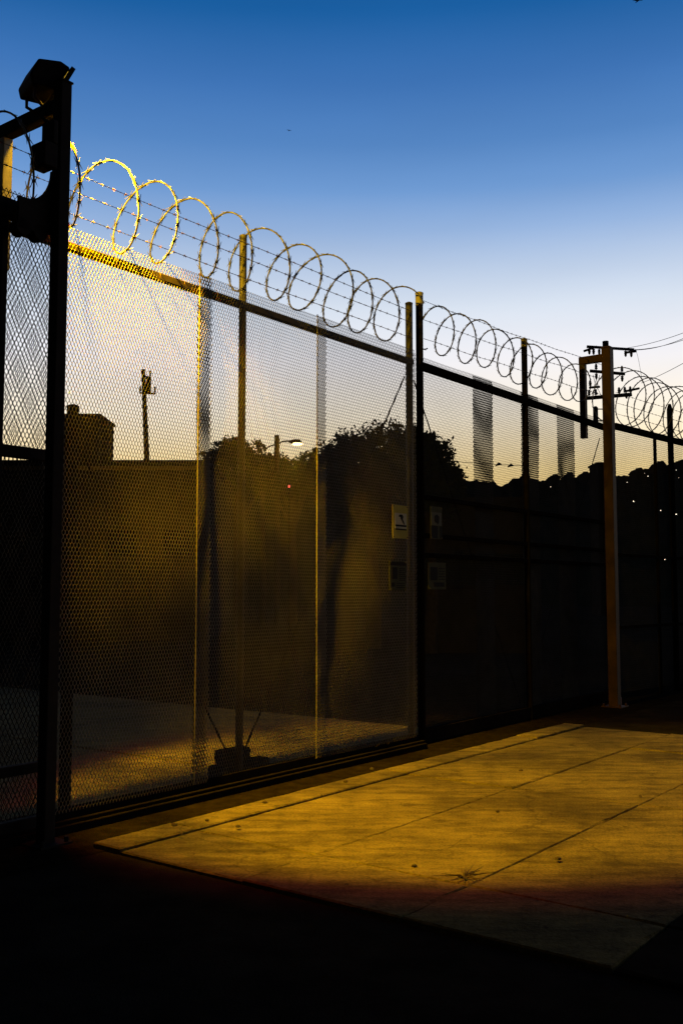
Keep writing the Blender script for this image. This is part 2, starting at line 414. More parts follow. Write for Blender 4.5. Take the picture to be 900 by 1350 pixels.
# ------------------------------------------------------------------ fence, near section (mesh in front of its posts)
O1 = .04
s322, s542 = fs(321,500)[0], fs(541,500)[0]
s263, s281 = fs(263,450,O1)[0], fs(280,450,O1)[0]
s418, s431 = fs(418,550,O1)[0], fs(431,550,O1)[0]
S_L = -3.4
def pipe(name, s, o, z0, z1, r, m, parent, cap=True, n=16):
    b = MB(); b.tube([FP(s,o,z0), FP(s,o,z1)], r, n)
    if cap: b.tube([FP(s,o,z1), FP(s,o,z1+.012), FP(s,o,z1+.022)], [r*1.08, r*1.06, r*.5], n)
    return b.build(name, m, parent, smooth=False)
ZB = .11
f1 = thing('mesh_fence', FP(s322,0,0), 'mesh fence section lit yellow by the floodlight, between the black and central posts', 'fence', 'fence sections along the verge')
pipe('post', s322, O1-.055, 0, fs(322,312,0)[1], .03, M['galv'], f1)
pipe('post', s542, O1-.055, 0, fs(541,401,0)[1], .036, M['galv'], f1)
pipe('post', s322-2.55, O1-.055, 0, 4.4, .03, M['galv'], f1)
ztr = ZT-.13
b = MB(); b.fbox(S_L, s542+.02, O1-.062, O1-.012, ztr-.028, ztr+.028); b.build('top_rail', M['railb'], f1, bevel=.006)
b = MB(); b.fbox(S_L, s542+.02, O1-.05, O1-.008, .03, .13); b.build('bottom_rail', M['dark'], f1, bevel=.005)
ms = [(S_L, s281, 0, 1), (s263, s431, -.009, 2), (s418, s542+.03, 0, 3)]
for a, c, do, sd in ms: expanded('mesh_panel', a, c, ZB, ZT, O1+do, f1, seed=sd)
expanded('mesh_strip', s263+.004, s281, ZB, ZT-.01, O1-.02, f1, seed=21, Hc=.051, w=.0065, m=M['dmesh'])
for sx, do in ((s263, .004), (s418, .005)):
    b = MB(); b.fbox(sx-.008, sx-.001, O1+do-.004, O1+do+.003, ZB, ZT-.005); b.build('sheet_edge', M['mesh'], f1)
for k, (y0, y1) in enumerate(((fs(100,229)[1], fs(541,398+13)[1]), (fs(100,253)[1], fs(541,427)[1]), (fs(100,285)[1], fs(541,447)[1]))):
    s_a = fs(100,250)[0]; zl = y0 + (y0-y1)/(s542-s_a)*(s_a-S_L)
    barbed(f1, S_L, s542, O1-.015, zl, y1, 10+k)
tie = None
for k in range(22):
    x = -1.2 + k*.31 + .05*math.sin(k*2.7)
    if x > s542: break
    if tie is None:
        b = MB(); x0 = x; c0 = FP(x, O1-.035, ztr)
        b.tube([c0 + .046*math.cos(t)*NF + .045*math.sin(t)*ZV + .012*math.sin(t*.5)*DV for t in np.linspace(0,6.6,18)], .0022, 4)
        tie = b.build('wire_tie', M['barb'], f1)
    else:
        o_ = tie.copy(); COL.objects.link(o_); o_.parent = f1; o_.location = ((x-x0)*DV).tolist()
# brace rods
def rod(parent, a, c, r=.007):
    b = MB(); a = np.array(a); c = np.array(c); n = 40
    b.tube([a+(c-a)*t for t in np.linspace(0,1,n)], [r*(1+.18*(k % 2)) for k in range(n)], 6); return b.build('brace_rod', M['dark'], parent)
rod(f1, FP(s542-.03, -.05, 3.62), FP(s322+.05, -.05, .2))
rod(f1, FP(fs(93,700,-.12)[0]+.02, -.1, 2.5), FP(s322-.05, -.05, .2))
# pipe clamp bundle at the foot of the post
b = MB(); b.fbox(s322-.16, s322+.42, -.2, -.06, .0, .17); b.fbox(s322-.1, s322+.2, -.19, -.07, .17, .28); b.build('footing_block', M['dark'], f1, bevel=.02)
PA = (fs(540,440,O1-.06)[0]-fs(165,250,O1-.06)[0])/9; SA = (fs(100,255,O1-.06)[0]+fs(165,265,O1-.06)[0])/2
razor('yellow lit razor wire coil above the near fence section, beside the black floodlight post', SA-6.5*PA, SA+9.2*PA, PA, .272, O1-.06, fs(130,260)[1], 5, ph0=2.4)

# ------------------------------------------------------------------ fence, second section (posts in front of the mesh)
O2 = -.05
s553, s692, s795 = fs(553,500,.0)[0], fs(692,560,.0)[0], fs(797,620,0)[0]
f2 = thing('mesh_fence', FP(s692,0,0), 'unlit mesh fence section with dark overlapped strips, left of the brown gate frame', 'fence', 'fence sections along the verge')
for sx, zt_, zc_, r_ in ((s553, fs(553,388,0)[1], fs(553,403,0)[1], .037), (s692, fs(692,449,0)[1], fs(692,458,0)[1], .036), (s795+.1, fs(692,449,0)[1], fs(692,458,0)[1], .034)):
    pp = pipe('post', sx, 0, 0, zc_, r_, M['dark'], f2, cap=False)  # shade below the mesh top is put into the dark shaft colour
    pipe('lit_post_top', sx, 0, zc_, zt_, r_*1.06, M['lit_steel'], pp)  # lit top of the post, its light given by a paler colour
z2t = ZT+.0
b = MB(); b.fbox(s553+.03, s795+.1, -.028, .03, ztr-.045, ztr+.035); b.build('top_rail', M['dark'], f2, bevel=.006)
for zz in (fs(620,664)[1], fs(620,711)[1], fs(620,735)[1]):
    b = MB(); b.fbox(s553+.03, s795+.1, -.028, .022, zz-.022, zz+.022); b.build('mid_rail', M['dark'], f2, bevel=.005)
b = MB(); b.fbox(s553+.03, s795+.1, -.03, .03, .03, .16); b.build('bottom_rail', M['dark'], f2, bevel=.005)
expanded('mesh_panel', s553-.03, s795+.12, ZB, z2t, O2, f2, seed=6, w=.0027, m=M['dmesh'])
for x0, x1 in ((626,651), (688,710), (735,757)):
    sa, sb = fs(x0,560,O2)[0], fs(x1,560,O2)[0]
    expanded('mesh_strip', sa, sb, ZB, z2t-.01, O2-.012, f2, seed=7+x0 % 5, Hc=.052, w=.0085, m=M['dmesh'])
rod(f2, FP(s553+.03, -.09, 3.62), FP(s692-.05, -.09, .2))
rod(f2, FP(s795+.05, -.09, 3.62), FP(s692+.05, -.09, .2))
for k, (ya, yb) in enumerate(((400,480),(424,499),(449,520))):
    barbed(f2, s553+.03, s795+.1, .03, fs(560,ya)[1], fs(790,yb)[1], 20+k)
PB = (fs(765,500,-.03)[0]-fs(588,450,-.03)[0])/8; SB = fs(588,440,-.03)[0]-.5*PB
razor('dark razor wire coil on the unlit fence section left of the brown gate frame', SB-.5*PB, SB+7.6*PB+.5, PB, .25, -.03, fs(600,440)[1]-.0, 9, ph0=0.6, squash=.82)

# ------------------------------------------------------------------ gate guide frames
def gate_frame(name, s, o, hw, z_top, arm, leg_z, label, m, sgn_extra=None, arm_h=.06, arm_z=None, leg_m=None):
    root = thing(name, FP(s,o,0), label, 'gate frame', 'steel gate guide frames')
    b = MB(); b.fbox(s-hw, s+hw, o-hw, o+hw, 0, z_top); b.build('post', m, root, bevel=.008)
    b = MB(); b.fbox(s-hw-.006, s+hw+.006, o-hw-.006, o+hw+.006, z_top, z_top+.014); b.fbox(s-hw+.01, s+hw-.01, o-hw+.01, o+hw-.01, z_top+.014, z_top+.024); b.build('post_cap', m, root, bevel=.004)
    az = arm_z or z_top-.1
    b = MB(); b.fbox(s-arm_h*.8, s+arm_h*.8, o-hw-arm, o-hw, az-arm_h, az+arm_h); b.build('arm', m, root, bevel=.006)
    b = MB(); b.fbox(s-arm_h*.79, s+arm_h*.79, o-hw-arm+.004, o-hw-arm+.004+2*arm_h*.8, leg_z, az-arm_h); b.build('leg', leg_m or m, root, bevel=.006)
    b = MB(); b.fbox(s-hw-.07, s+hw+.07, o-hw-.07, o+hw+.07, 0.0, .02); b.build('base_plate', m, root)
    for i in (-1,1):
        for k in (-1,1):
            b = MB(); b.tube([FP(s+i*(hw+.045), o+k*(hw+.045), .02), FP(s+i*(hw+.045), o+k*(hw+.045), .05)], .014, 6); b.build('anchor_bolt', m, root)
    return root
# near frame
O_N = .26
sN, _ = fs(72,600,O_N); zN = fs(78,108,O_N)[1]
fr1 = gate_frame('gate_guide_frame', sN, O_N, .041, zN, .60, 3.6, 'black steel gate frame carrying the floodlight, nearest upright of the fence', M['black'], arm_h=.045, arm_z=fs(64,131,O_N)[1], leg_m=M['lit_steel'])  # leg is toned paler, so its yellow light is partly in the colour
# boxes, conduit and guide hardware on the near frame
def nz(px, py): return fs(px,py,O_N)[1]
b = MB(); b.fbox(sN-.16, sN-.062, O_N-.09, O_N+.05, nz(62,222), nz(62,190)); b.build('junction_box', M['black'], fr1, bevel=.008)
b = MB(); b.fbox(sN-.10, sN-.062, O_N-.07, O_N+.05, nz(62,190)+.003, nz(62,158)); b.build('conduit_box', M['black'], fr1, bevel=.008)
for k in range(3):
    b = MB(); x = sN-.09+k*.02
    b.tube([FP(x, O_N-.03+.01*k, nz(62,160)+.0), FP(x-.015, O_N-.05, nz(62,153)), FP(x-.02+.012*k, O_N-.09, nz(62,146))], .006, 6); b.build('cable', M['black'], fr1)
# curved guide bracket
poly = []
s_b = sN-.041; zb0 = nz(60,300)
for k in range(9):
    a = math.pi/2*k/8
    poly.append((s_b-.20+.19*math.sin(a), nz(60,268)+.23*(1-math.cos(a))))
poly += [(s_b, nz(60,230)), (s_b, zb0-.02), (s_b-.24, zb0-.05), (s_b-.24, nz(60,268))]
b = MB(); b.prism(poly, (O_N-.04, O_N-.02), np.zeros(3)-DN*NF, DV, ZV, NF); b.build('guide_bracket', M['black'], fr1)
for dx in (.08, .2):
    b = MB(); b.tube([FP(s_b-dx, O_N-.1, zb0-.03), FP(s_b-dx, O_N-.02, zb0-.03)], .05, 16); b.build('guide_roller', M['black'], fr1)
# far frame
O_F = .28
sF, _ = fs(805,700,O_F); zF = fs(805,462,O_F)[1]
fr2 = gate_frame('gate_guide_frame', sF, O_F, .062, zF, .33, fs(770,580,O_F-.4)[1], 'rust brown steel gate frame in front of the utility pole', M['brown'], arm_h=.05, arm_z=zF-.12)

# ------------------------------------------------------------------ floodlight on the near frame
sFL, oFL, zFL = sN-.02, O_N-.155, fs(60,116,O_N-.155)[1]
FA = R(55); FU = np.array([math.sin(FA), math.cos(FA), 0]); FE = np.array([FU[1], -FU[0], 0]); FC = FP(sFL, oFL, zFL)   # points down the fence and over it
fl = thing('floodlight', FP(sFL, oFL, zFL-.12), 'black box floodlight tilted on the arm of the near gate frame', 'floodlight')
hp = [(-.135,.0), (-.085,.115), (.055,.14), (.118,.115), (.035,-.055), (-.12,-.06)]
b = MB(); b.prism(hp, (-.13, .13), FC, FU, ZV, FE); b.build('housing', M['black'], fl, bevel=.012)
# door frame with the lens, facing down along the fence
e1 = np.array([.118,.115]); e0 = np.array([.035,-.055]); dd = e1-e0; dd = dd/np.linalg.norm(dd); nn = np.array([dd[1], -dd[0]])
q = [e0, e1, e1+nn*.028, e0+nn*.028]
b = MB()
b.prism([tuple(x) for x in q], (-.15, -.125), FC, FU, ZV, FE)
b.prism([tuple(x) for x in q], (.125, .15), FC, FU, ZV, FE)
for u in (0, .86):
    qq = [e0+dd*.19*u, e0+dd*(.19*u+.026), e0+dd*(.19*u+.026)+nn*.028, e0+dd*.19*u+nn*.028]
    b.prism([tuple(x) for x in qq], (-.125, .125), FC, FU, ZV, FE)
b.build('lens_frame', M['black'], fl)
qq = [e0+dd*.027, e0+dd*.162, e0+dd*.162+nn*.008, e0+dd*.027+nn*.008]
b = MB(); b.prism([tuple(x) for x in qq], (-.124, .124), FC, FU, ZV, FE); b.build('lens', M['lens'], fl)
for oo in (-.05, .05):
    b = MB(); b.tube([FC-FU*.09+FE*oo*1.6-ZV*.05, FC-FU*.09+FE*oo*1.6-ZV*.12, FC-FU*.03+FE*oo*1.2-ZV*.155], .011, 8); b.build('mount_leg', M['brown'], fl)
cl = (e0+e1)/2 + nn*.05
LP = FC + FU*cl[0] + ZV*cl[1]
SPOT_W, SPILL_W = 3200, 960
ld = bpy.data.lights.new('floodlight_beam', 'SPOT'); ld.energy = SPOT_W; ld.color = (1,.60,.0); ld.spot_size = R(61); ld.spot_blend = .36; ld.shadow_soft_size = .04
lo = bpy.data.objects.new('floodlight_beam', ld); COL.objects.link(lo); lo.location = LP.tolist()
tgt = np.array([.42, 7.75, 0])
lo.rotation_euler = Vector((tgt-LP).tolist()).to_track_quat('-Z','Y').to_euler()
ld = bpy.data.lights.new('floodlight_spill', 'SPOT'); ld.energy = SPILL_W; ld.color = (1,.60,.02); ld.shadow_soft_size = .04; ld.spot_size = R(84); ld.spot_blend = .5
lo = bpy.data.objects.new('floodlight_spill', ld); COL.objects.link(lo); lo.location = LP.tolist()

lo.rotation_euler = Vector((DV*.93-ZV*.37).tolist()).to_track_quat('-Z','Y').to_euler()     # the upper lobe washes along the fence
ld = bpy.data.lights.new('floodlight_leak', 'POINT'); ld.energy = 40; ld.color = (1,.55,.02); ld.shadow_soft_size = .04
l3 = bpy.data.objects.new('floodlight_leak', ld); COL.objects.link(l3); l3.location = LP.tolist()
ld = bpy.data.lights.new('added_red_rim', 'SPOT'); ld.energy = 520; ld.color = (1,.05,.0); ld.spot_size = R(69); ld.spot_blend = .4; ld.shadow_soft_size = .04  # extra red spot, added to redden the rim of the light pool
l2 = bpy.data.objects.new('added_red_rim', ld); COL.objects.link(l2); l2.location = LP.tolist()
l2.rotation_euler = Vector((tgt-LP).tolist()).to_track_quat('-Z','Y').to_euler()

# ------------------------------------------------------------------ sliding gate at the left, slid open in front of the fence
gt = thing('sliding_gate', FP(-2,.1,0), 'unlit dark mesh sliding gate left of the black post', 'gate')
O_G = .11
sg1 = sN+.12
zg_t = fs(30,278,O_G)[1]; zg_m = fs(30,597,O_G)[1]; zg_b = fs(40,1012,O_G)[1]; zg_bb = fs(40,1088,O_G)[1]
sg0 = sg1-4.2
def gbar(name, z, h, o0=-.03, o1=.03):
    b = MB(); b.fbox(sg0, sg1, O_G+o0, O_G+o1, z-h, z+h); b.build(name, M['black'], gt, bevel=.006)
gbar('top_rail', zg_t-.02, .06); gbar('mid_rail', zg_m, .035); gbar('lower_rail', zg_b, .03); gbar('bottom_rail', max(.06, zg_bb), .05)
for sx in (sg1-.0, fs(3,350,O_G)[0], fs(3,350,O_G)[0]-2):
    b = MB(); b.fbox(sx-.022, sx+.022, O_G-.028, O_G+.028, .11, zg_t-.083); b.build('stile', M['black'], gt, bevel=.005)
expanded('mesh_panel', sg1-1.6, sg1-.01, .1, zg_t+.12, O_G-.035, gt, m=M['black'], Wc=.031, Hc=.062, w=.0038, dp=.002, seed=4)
for sx in (sg1-.4, sg1-1.5):
    b = MB(); b.tube([FP(sx, O_G-.03, .055), FP(sx, O_G+.03, .055)], .052, 18); b.build('wheel', M['black'], gt)
# grey stub post behind the mesh at the opening
st = pipe('gate_stop_post', fs(93,700,-.12)[0], -.12, 0, fs(93,537,-.12)[1], .04, M['dark'], None)
tag(recentre(st, FP(fs(93,700,-.12)[0], -.12, 0)), 'short dark stop post behind the mesh right beside the black gate frame', 'post')
# track beam at the foot of the fence
b = MB(); b.fbox(sg0, s542, .09, .17, .008, .06); b.fbox(sg0, s542, .115, .145, .06, .085)
tag(recentre(b.build('gate_track', M['dark'], None, bevel=.005), FP(0,.13,0)), 'dark steel gate track along the foot of the lit mesh fence', 'track')

# ------------------------------------------------------------------ fence beyond the far frame, turning away
YAW3 = R(43.5); DV_, NF_ = DV, NF
p3 = FP(s795+.25, .05, 0)
d3 = np.array([math.sin(YAW3), math.cos(YAW3), 0]); n3 = np.array([d3[1], -d3[0], 0])
f3 = thing('mesh_fence', p3, 'far fence section under wide dense coils, right of the brown gate frame', 'fence', 'fence sections along the verge')
DVs, NFs, DNs = DV, NF, DN
def with_frame(dv, nf, org):
    global DV, NF, FP
    DV, NF = dv, nf
    FP = lambda s, o, z: org + s*dv + o*nf + z*ZV
FP0 = FP
with_frame(d3, n3, p3)
Z3 = 3.86
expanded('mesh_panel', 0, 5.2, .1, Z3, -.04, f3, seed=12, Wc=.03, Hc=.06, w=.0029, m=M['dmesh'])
b = MB(); b.fbox(0, 7, -.03, .03, Z3-.1, Z3-.01); b.build('top_rail', M['dark'], f3, bevel=.006)
for zz in (1.0, 2.0):
    b = MB(); b.fbox(0, 7, -.025, .025, zz-.02, zz+.02); b.build('mid_rail', M['dark'], f3)
S3a, S3b = 1.22, 1.75
b = MB(); b.tube([FP(S3a,0,0), FP(S3a,0,Z3-.1)], .026, 12); b.build('post', M['dark'], f3)
b = MB(); b.tube([FP(S3b,0,0), FP(S3b,0,Z3+.42), FP(S3b,0,Z3+.5)], [.045,.045,.02], 12); b.build('post', M['dark'], f3)
b = MB(); b.tube([FP(4.6,0,0), FP(4.6,0,Z3+.42), FP(4.6,0,Z3+.5)], [.045,.045,.02], 12); b.build('post', M['dark'], f3)
for k, h in enumerate((.12,.27,.42)): barbed(f3, 0, 7, .03, Z3+h, Z3+h, 40+k)
razor('wide dense razor wire coil on the far fence section at the right edge', .0, 4.5, .30, .40, 0, Z3+.38, 15, dirv=d3, org=p3, squash=.9)
DV, NF, FP = DVs, NFs, FP0

# ------------------------------------------------------------------ signs
def sign(px0, px1, py0, py1, o, label, kind, dz=0):
    s0, z1 = fs(px0, py0, o); s1 = fs(px1, py0, o)[0]; z0 = fs(px0, py1, o)[1]
    root = thing('warning_sign', FP((s0+s1)/2, o, z0), label, 'sign', 'warning signs on the fence')
    w, h = s1-s0, z1-z0
    base = {'y': 'sign_y', 'g': 'sign_g', 'd': 'sign_g', 'w': 'sign_g'}[kind]
    b = MB(); b.fbox(s0, s1, o-.002, o+.002, z0, z1); b.build('panel', M[base], root)
    def patch(name, a0, a1, c0, c1, m, lift=.001, th=.002):
        b = MB(); b.fbox(s0+w*a0, s0+w*a1, o+.002+lift-.001, o+.002+lift+th-.001, z0+h*c0, z0+h*c1); return b.build(name, M[m], root)
    def polyp(name, pts, m, lift):
        b = MB(); b.prism([(s0+w*x, z0+h*y) for x, y in pts], (o+.002+lift, o+.004+lift), -DN*NF, DV, ZV, NF); return b.build(name, M[m], root)
    if kind == 'y':
        patch('white_field', .12, .9, .30, .76, 'sign_p')
        polyp('pictogram', [(.36,.66),(.44,.72),(.62,.72),(.68,.66),(.64,.58),(.72,.50),(.76,.42),(.70,.43),(.58,.54),(.5,.60),(.5,.64)], 'ink', .0025)
        patch('text_bar', .16, .88, .355, .41, 'ink', .0035); patch('text_bar', .16, .88, .25, .29, 'ink', .0035)
    elif kind == 'w':
        patch('white_field', .05, .95, .42, .82, 'sign_w')
        polyp('pictogram', [(.3,.56),(.3,.70),(.5,.76),(.72,.70),(.7,.52),(.58,.44),(.52,.5),(.4,.5)], 'ink', .0025)
        patch('dark_field', .0, .6, .02, .40, 'ink'); patch('dark_field', .78, 1, .02, .40, 'ink')
    elif kind == 'g':
        patch('header', .0, 1., .84, .97, 'ink')
        patch('picture', .14, .46, .38, .78, 'ink'); 
        for k in range(7): patch('text_line', .56, .94, .72-.065*k, .745-.065*k, 'ink')
        patch('emblem', .1, .3, .12, .26, 'ink')
        for k in range(3): patch('text_line', .4, .9, .22-.07*k, .245-.07*k, 'ink')
    else:
        patch('picture', .12, .5, .34, .82, 'ink')
        for k in range(5): patch('text_line', .58, .95, .76-.1*k, .79-.1*k, 'ink')
        patch('text_line', .3, .9, .1, .26, 'ink')
    for x in (.06, .94):
        for z in (.04, .96):
            b = MB(); c = FP(s0+w*x, o+.004, z0+h*z); b.tube([c-NF*.004, c+NF*.004], .006, 8); b.build('bolt', M['galv'], root)
    return root
sign(517, 537, 665, 709, O1+.02, 'yellow sign with white field and black figure, left of the dark central posts', 'y')
sign(513, 535, 739, 778, O1+.02, 'yellowish sign with black picture box and text lines, below the yellow figure sign', 'g')
sign(567, 582, 667, 710, .045, 'dim pale sign with dark blot, right of the dark central posts', 'w')
sign(564, 587, 741, 777, .045, 'faint dark sign low on the unlit fence section, right of the central posts', 'd')

# ------------------------------------------------------------------ pipe post at the right, its red light put into the colour
pr = on_ground(812, 930); Yp = pr[1]
zt_ = at(808,740,Yp)[2]
rp = thing('pipe_post', pr, 'slim reddish pipe post with rounded top, right of the brown gate frame', 'post')
b = MB(); b.tube([pr, pr+ZV*(zt_-.08)], .035, 12); b.build('pipe', M['red'], rp)
b = MB(); b.tube([pr+ZV*(zt_-.08), pr+ZV*(zt_-.03), pr+ZV*zt_], [.042,.042,.015], 12); b.build('cap', M['red'], rp)
b = MB(); b.tube([pr, pr+ZV*.1, pr+ZV*.14], [.07,.07,.04], 12); b.build('base_collar', M['red'], rp)

# ------------------------------------------------------------------ buildings behind
def building(name, x0, x1, ytop, Y, depth, label, fascia=True, wins=0):
    a = at(x0, ytop, Y); c = at(x1, ytop, Y); H = a[2]
    root = thing(name, ((a[0]+c[0])/2, Y+depth/2, 0), label, 'building')
    b = MB(); b.box(((a[0]+c[0])/2, Y+depth/2, H/2), ((1,0,0),(0,1,0),(0,0,1)), ((c[0]-a[0])/2, depth/2, H/2)); b.build('wall', M['wall'], root)
    b = MB(); b.box(((a[0]+c[0])/2, Y+depth/2, H+.06), ((1,0,0),(0,1,0),(0,0,1)), ((c[0]-a[0])/2+.08, depth/2+.08, .06)); b.build('roof', M['wall'], root)
    if fascia:
        b = MB(); b.box(((a[0]+c[0])/2, Y-.03, H-.12), ((1,0,0),(0,1,0),(0,0,1)), ((c[0]-a[0])/2, .028, .06)); b.build('fascia', M['fascia'], root)
    for k in range(wins):
        x = a[0] + (c[0]-a[0])*(k+.5)/wins
        f = MB(); f.box((x, Y-.035, H*.55), ((1,0,0),(0,1,0),(0,0,1)), (.5, .03, .45)); fo = f.build('window', M['wall'], root)
        p_ = MB(); p_.box((x, Y-.07, H*.55), ((1,0,0),(0,1,0),(0,0,1)), (.42, .004, .38)); p_.build('pane', M['glass'], fo)
    return root
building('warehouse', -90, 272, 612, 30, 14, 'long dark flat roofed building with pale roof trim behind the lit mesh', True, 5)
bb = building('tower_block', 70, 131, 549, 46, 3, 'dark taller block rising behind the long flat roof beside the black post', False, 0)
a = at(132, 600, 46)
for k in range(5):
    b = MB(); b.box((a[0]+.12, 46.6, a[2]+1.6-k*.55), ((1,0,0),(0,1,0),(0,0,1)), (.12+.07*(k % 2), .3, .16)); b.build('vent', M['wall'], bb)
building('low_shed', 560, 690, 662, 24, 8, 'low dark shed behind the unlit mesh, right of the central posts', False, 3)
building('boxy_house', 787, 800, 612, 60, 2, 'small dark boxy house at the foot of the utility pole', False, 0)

# ------------------------------------------------------------------ trees
def tree(base, blobs, trunk_r, label, seed, n=2600, leaf=.16, group=None, name='tree'):
    r = np.random.default_rng(seed); base = np.array(base, float)
    root = thing(name, base, label, 'tree', group)
    tb = MB(); top = np.mean([np.array(c) for c, _ in blobs], axis=0)
    knee = base*.35 + top*.65; knee[:2] = base[:2]*.6+top[:2]*.4
    tb.tube([base, base*.6+knee*.4+np.array([.08,0,0]), knee], [trunk_r*1.25, trunk_r, trunk_r*.7], 10)
    for c, rad in blobs:
        c = np.array(c); mid = (knee+c)/2 + np.array([0,0,-.1])
        tb.tube([knee-ZV*.3, mid, c], [trunk_r*.5, trunk_r*.3, trunk_r*.12], 7)
        for q in range(5):
            d = r.normal(size=3); d /= np.linalg.norm(d); d[2] = abs(d[2])*.6
            tb.tube([mid*.4+c*.6, c*.6+(c+d*rad)*.4, c+d*rad*1.02], [trunk_r*.15, trunk_r*.1, .012], 5)
    tb.build('trunk', M['bark'], root)
    vol = np.array([rd**2.2 for _, rd in blobs]); cnt = (1.7*n*vol/vol.sum()).astype(int)
    Vs = []
    for (c, rad), k in zip(blobs, cnt):
        # clumps spread through the volume, leaves spread through the clumps
        nc = max(8, k//40)
        d = r.normal(size=(nc,3)); d /= np.linalg.norm(d,axis=1)[:,None]
        cc = np.array(c) + d*(rad*1.06*r.uniform(.3,1.05,nc)**.6)[:,None]*np.array([1,.9,.85])
        cr = rad*r.uniform(.10,.26,nc)
        w = r.integers(0, nc, k)
        p = cc[w] + r.normal(size=(k,3))*cr[w][:,None]*.75
        a = r.normal(size=(k,3)); a /= np.linalg.norm(a,axis=1)[:,None]
        bq = np.cross(a, r.normal(size=(k,3))); bq /= np.linalg.norm(bq,axis=1)[:,None]
        L = leaf*.72*r.uniform(.5,1.4,k)[:,None]
        Vs.append(np.stack([p-a*L*.5, p+bq*L*.24, p+a*L*.5, p-bq*L*.24], 1))
    V = np.concatenate(Vs); m = len(V)
    b = MB(); b.raw(V.reshape(-1,3), np.arange(m*4).reshape(-1,4)); b.build('crown', M['leaf'], root)
    return root
def blob(px, py, rpx, Y, dy=0): return (at(px,py,Y)+np.array([0,dy,0]), rpx*Y/F_PX)
def gbase(px, Y): p = at(px, 800, Y); return (p[0], Y, 0)
Y1 = 26
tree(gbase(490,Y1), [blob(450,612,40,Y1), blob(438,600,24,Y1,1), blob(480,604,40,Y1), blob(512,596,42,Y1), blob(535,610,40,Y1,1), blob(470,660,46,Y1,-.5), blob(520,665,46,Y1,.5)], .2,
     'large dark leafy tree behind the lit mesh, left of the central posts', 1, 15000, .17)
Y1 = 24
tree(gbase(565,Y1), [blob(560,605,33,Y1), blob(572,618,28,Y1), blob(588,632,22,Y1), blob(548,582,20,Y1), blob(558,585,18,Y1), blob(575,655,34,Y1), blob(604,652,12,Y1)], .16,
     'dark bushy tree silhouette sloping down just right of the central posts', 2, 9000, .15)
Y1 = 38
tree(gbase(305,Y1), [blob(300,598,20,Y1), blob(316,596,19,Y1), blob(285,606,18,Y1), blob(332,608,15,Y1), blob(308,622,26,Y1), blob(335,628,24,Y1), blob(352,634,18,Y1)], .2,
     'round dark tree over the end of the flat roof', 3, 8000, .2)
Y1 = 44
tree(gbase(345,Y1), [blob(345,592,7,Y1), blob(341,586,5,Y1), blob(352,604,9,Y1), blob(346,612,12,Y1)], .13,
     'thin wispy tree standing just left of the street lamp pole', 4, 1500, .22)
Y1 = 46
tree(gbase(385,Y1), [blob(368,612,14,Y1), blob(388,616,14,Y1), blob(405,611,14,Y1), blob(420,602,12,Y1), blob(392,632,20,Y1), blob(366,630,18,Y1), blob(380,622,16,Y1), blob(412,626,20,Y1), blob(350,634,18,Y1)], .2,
     'low dark tree clump under the lit street lamp', 5, 9000, .22)

# ------------------------------------------------------------------ hills with lamps
def ridge(px):
    xs = [-2600,-900,-200,120,300,560,615,640,660,690,720,740,800,830,850,870,900,1000,1300,2200,4200]
    ys = [700,690,668,642,632,634,636,634,640,631,634,630,630,627,620,615,610,600,590,640,690]
    return np.interp(px, xs, ys)
YH = 190
px = np.concatenate([np.linspace(-2600,-120,120), np.linspace(-110,1020,900), np.linspace(1030,4200,150)]); n = len(px)
top = np.array([at(x, ridge(x), YH) for x in px])
bump = np.zeros(n)
for k, a_ in ((.35,.5),(.9,.4),(2.3,.35),(5.1,.28)): bump += a_*np.sin(top[:,0]*k+k*7)
top[:,2] += np.clip(bump,-1,1.3)*.08 + np.convolve(rng.normal(size=n), np.hanning(9)/4.5, 'same')*.34 + np.maximum(0, np.convolve(rng.normal(size=n), np.hanning(21)/10, 'same'))*.6
dens = (np.abs(px-700) < 500)
hb = MB(); rows = []
for fr, dy in ((0,-95),(.22,-70),(.5,-42),(.78,-18),(1,0),(.9,30),(.5,90),(0,160)):
    q = top.copy(); q[:,2] = top[:,2]*fr + (np.array([math.sin(x*.11+dy)+math.sin(x*.27+dy*2) for x in top[:,0]])*.5 if 0 < fr < 1 else 0)
    q[:,1] += dy; q[:,0] *= (YH+dy)/YH if dy < 0 else 1; rows.append(q)
V = np.concatenate(rows); f = []
for k in range(len(rows)-1):
    for i in range(n-1): f.append((k*n+i, k*n+i+1, (k+1)*n+i+1, (k+1)*n+i))
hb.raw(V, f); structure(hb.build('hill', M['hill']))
def hill_point(px_, py_):
    # walk out along the view ray until the hill's front is met
    r = ray(px_, py_)
    frs = np.array([0,.22,.5,.78,1]); dys = np.array([-95,-70,-42,-18,0])
    for Y in np.arange(96, 190, 1.0):
        t = Y/r[1]; z = CAM_H + r[2]*t
        h = at(px_, ridge(px_), YH)[2]*np.interp(Y-YH, dys, frs)
        if z < h+1.0: return np.array([r[0]*t, Y-1.5, max(z, .5)]), max(0, h-1)
    return np.array([r[0]*t, 180, z]), 0
